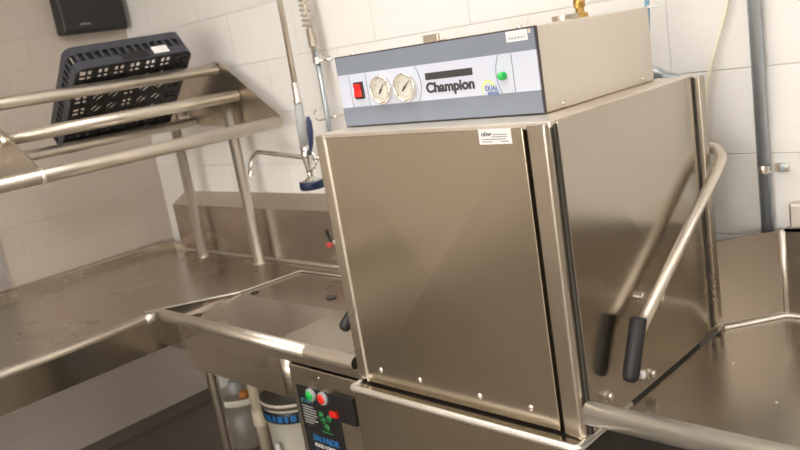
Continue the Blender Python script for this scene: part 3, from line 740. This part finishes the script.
obj('band_print', bm, 'sky_ink', lb)
bm = new(); lathe(bm, [(.036, 0.370), (.036, 0.420), (.030, 0.425), (0, 0.425)], (BXX-.01, BYY, 0), (0, 0, 1), 24); obj('cap', bm, 'white', t)
bm = new(); tube(bm, [(BXX+.03, BYY-.147, .02), (BXX+.03, BYY-.147, .22)], .010, 10); obj('handle', bm, 'white', t)
DX, DYY, DR, D0 = -2.215, .59, .118, .0
t = thing('detergent_drum', (DX, DYY, D0), 'brown-grey drum with white rim standing on the floor beside the pipe under the left table', 'drum')
bm = new(); lathe(bm, [(0, D0), (DR*.9, D0), (DR*.92, D0+.006), (DR, D0+.225), (0, D0+.225)], (DX, DYY, 0), (0, 0, 1), 36); obj('body', bm, 'greybin', t)
bm = new(); lathe(bm, [(DR+.001, .210), (DR+.004, .213), (DR+.004, .237), (DR, .240), (DR-.006, .235), (DR-.01, .226), (0, .226)], (DX, DYY, 0), (0, 0, 1), 36); obj('rim', bm, 'bucket', t)
bm = new(); lathe(bm, [(.032, .226), (.032, .275), (.024, .285), (0, .285)], (DX-.035, DYY-.01, 0), (0, 0, 1), 20); obj('spout_neck', bm, 'grey_plastic', t)
bm = new(); lathe(bm, [(.020, .226), (.020, .252), (0, .254)], (DX+.045, DYY-.02, 0), (0, 0, 1), 16); obj('orange_cap', bm, 'orange', t)
bm = new(); tube(bm, [(-2.01, .53, .0), (-2.01, .53, .75)], .027, 20); lathe(bm, [(.033, .15), (.033, .22), (.028, .222)], (-2.01, .53, 0), (0, 0, 1), 20)
tag(obj('drain_pipe', bm, 'pvc', None, origin=(-2.01, .53, 0)), 'cream vertical drain pipe between the drum and the white bucket', 'pipe')

# ------------------------------------------------------------------ ceiling lamps; all but the nearest are added fill, out of view
for lx, ly, lab in ((-.65, -.25, 'fluorescent ceiling panel nearest the dishwashing machine'), (2.7, -.45, 'added fill panel on the ceiling over the clean table side'), (4.4, -.25, 'added fill panel on the ceiling at the far right end of the table row'),
                    (-.35, -2.8, 'added fill panel on the ceiling behind the camera on the left'), (1.5, -1.9, 'added fill panel on the ceiling just behind the camera'), (4.4, -2.8, 'added fill panel on the ceiling behind the camera on the far right'),
                    (.9, -4.8, 'added fill panel on the ceiling by the far front wall, left one'), (3.6, -4.8, 'added fill panel on the ceiling by the far front wall, right one')):
    t = thing('unseen_ceiling_light', (lx, ly, ZC-.001), lab, 'ceiling light', 'ceiling panels')
    bm = new(); hx, hy = .60, .30
    for a, b in (((-hx, -hy), (hx, -hy+.03)), ((-hx, hy-.03), (hx, hy)), ((-hx, -hy+.03), (-hx+.03, hy-.03)), ((hx-.03, -hy+.03), (hx, hy-.03))): bx(bm, (lx+a[0], ly+a[1], ZC-.031), (lx+b[0], ly+b[1], ZC-.001))
    obj('frame', bm, 'lampframe', t)
    bm = new(); bx(bm, (lx-hx+.03, ly-hy+.03, ZC-.020), (lx+hx-.03, ly+hy-.03, ZC-.010)); obj('diffuser', bm, 'light', t)

# ------------------------------------------------------------------ world, camera, view
w = bpy.data.worlds.new('world'); SC.world = w; w.use_nodes = True
w.node_tree.nodes['Background'].inputs['Color'].default_value = (.9, .85, .8, 1); w.node_tree.nodes['Background'].inputs['Strength'].default_value = .05

cam = bpy.data.cameras.new('camera'); co = bpy.data.objects.new('camera', cam); COL.objects.link(co); SC.camera = co
r = V((0.7115657014018192, 0.6842069604329258, -0.15979702088485156)); u = V((-0.0410545417025074, 0.26752949956017025, 0.9626746550474267)); f = V((-0.7014191166443456, 0.6784458726827229, -0.21845461919044962))
mw = Matrix((r, u, -f)).transposed().to_4x4(); mw.translation = V((0.7995036, -1.1740478, 1.6317007)); co.matrix_world = mw
cam.sensor_width = 36; cam.lens = 36.014; cam.clip_start = .05
cam.dof.use_dof = True; cam.dof.focus_distance = 1.62; cam.dof.aperture_fstop = 6.
SC.view_settings.view_transform = 'Standard'; SC.view_settings.look = 'None'; SC.view_settings.gamma = 1; SC.view_settings.exposure = 0.
SC.view_settings.use_curve_mapping = False
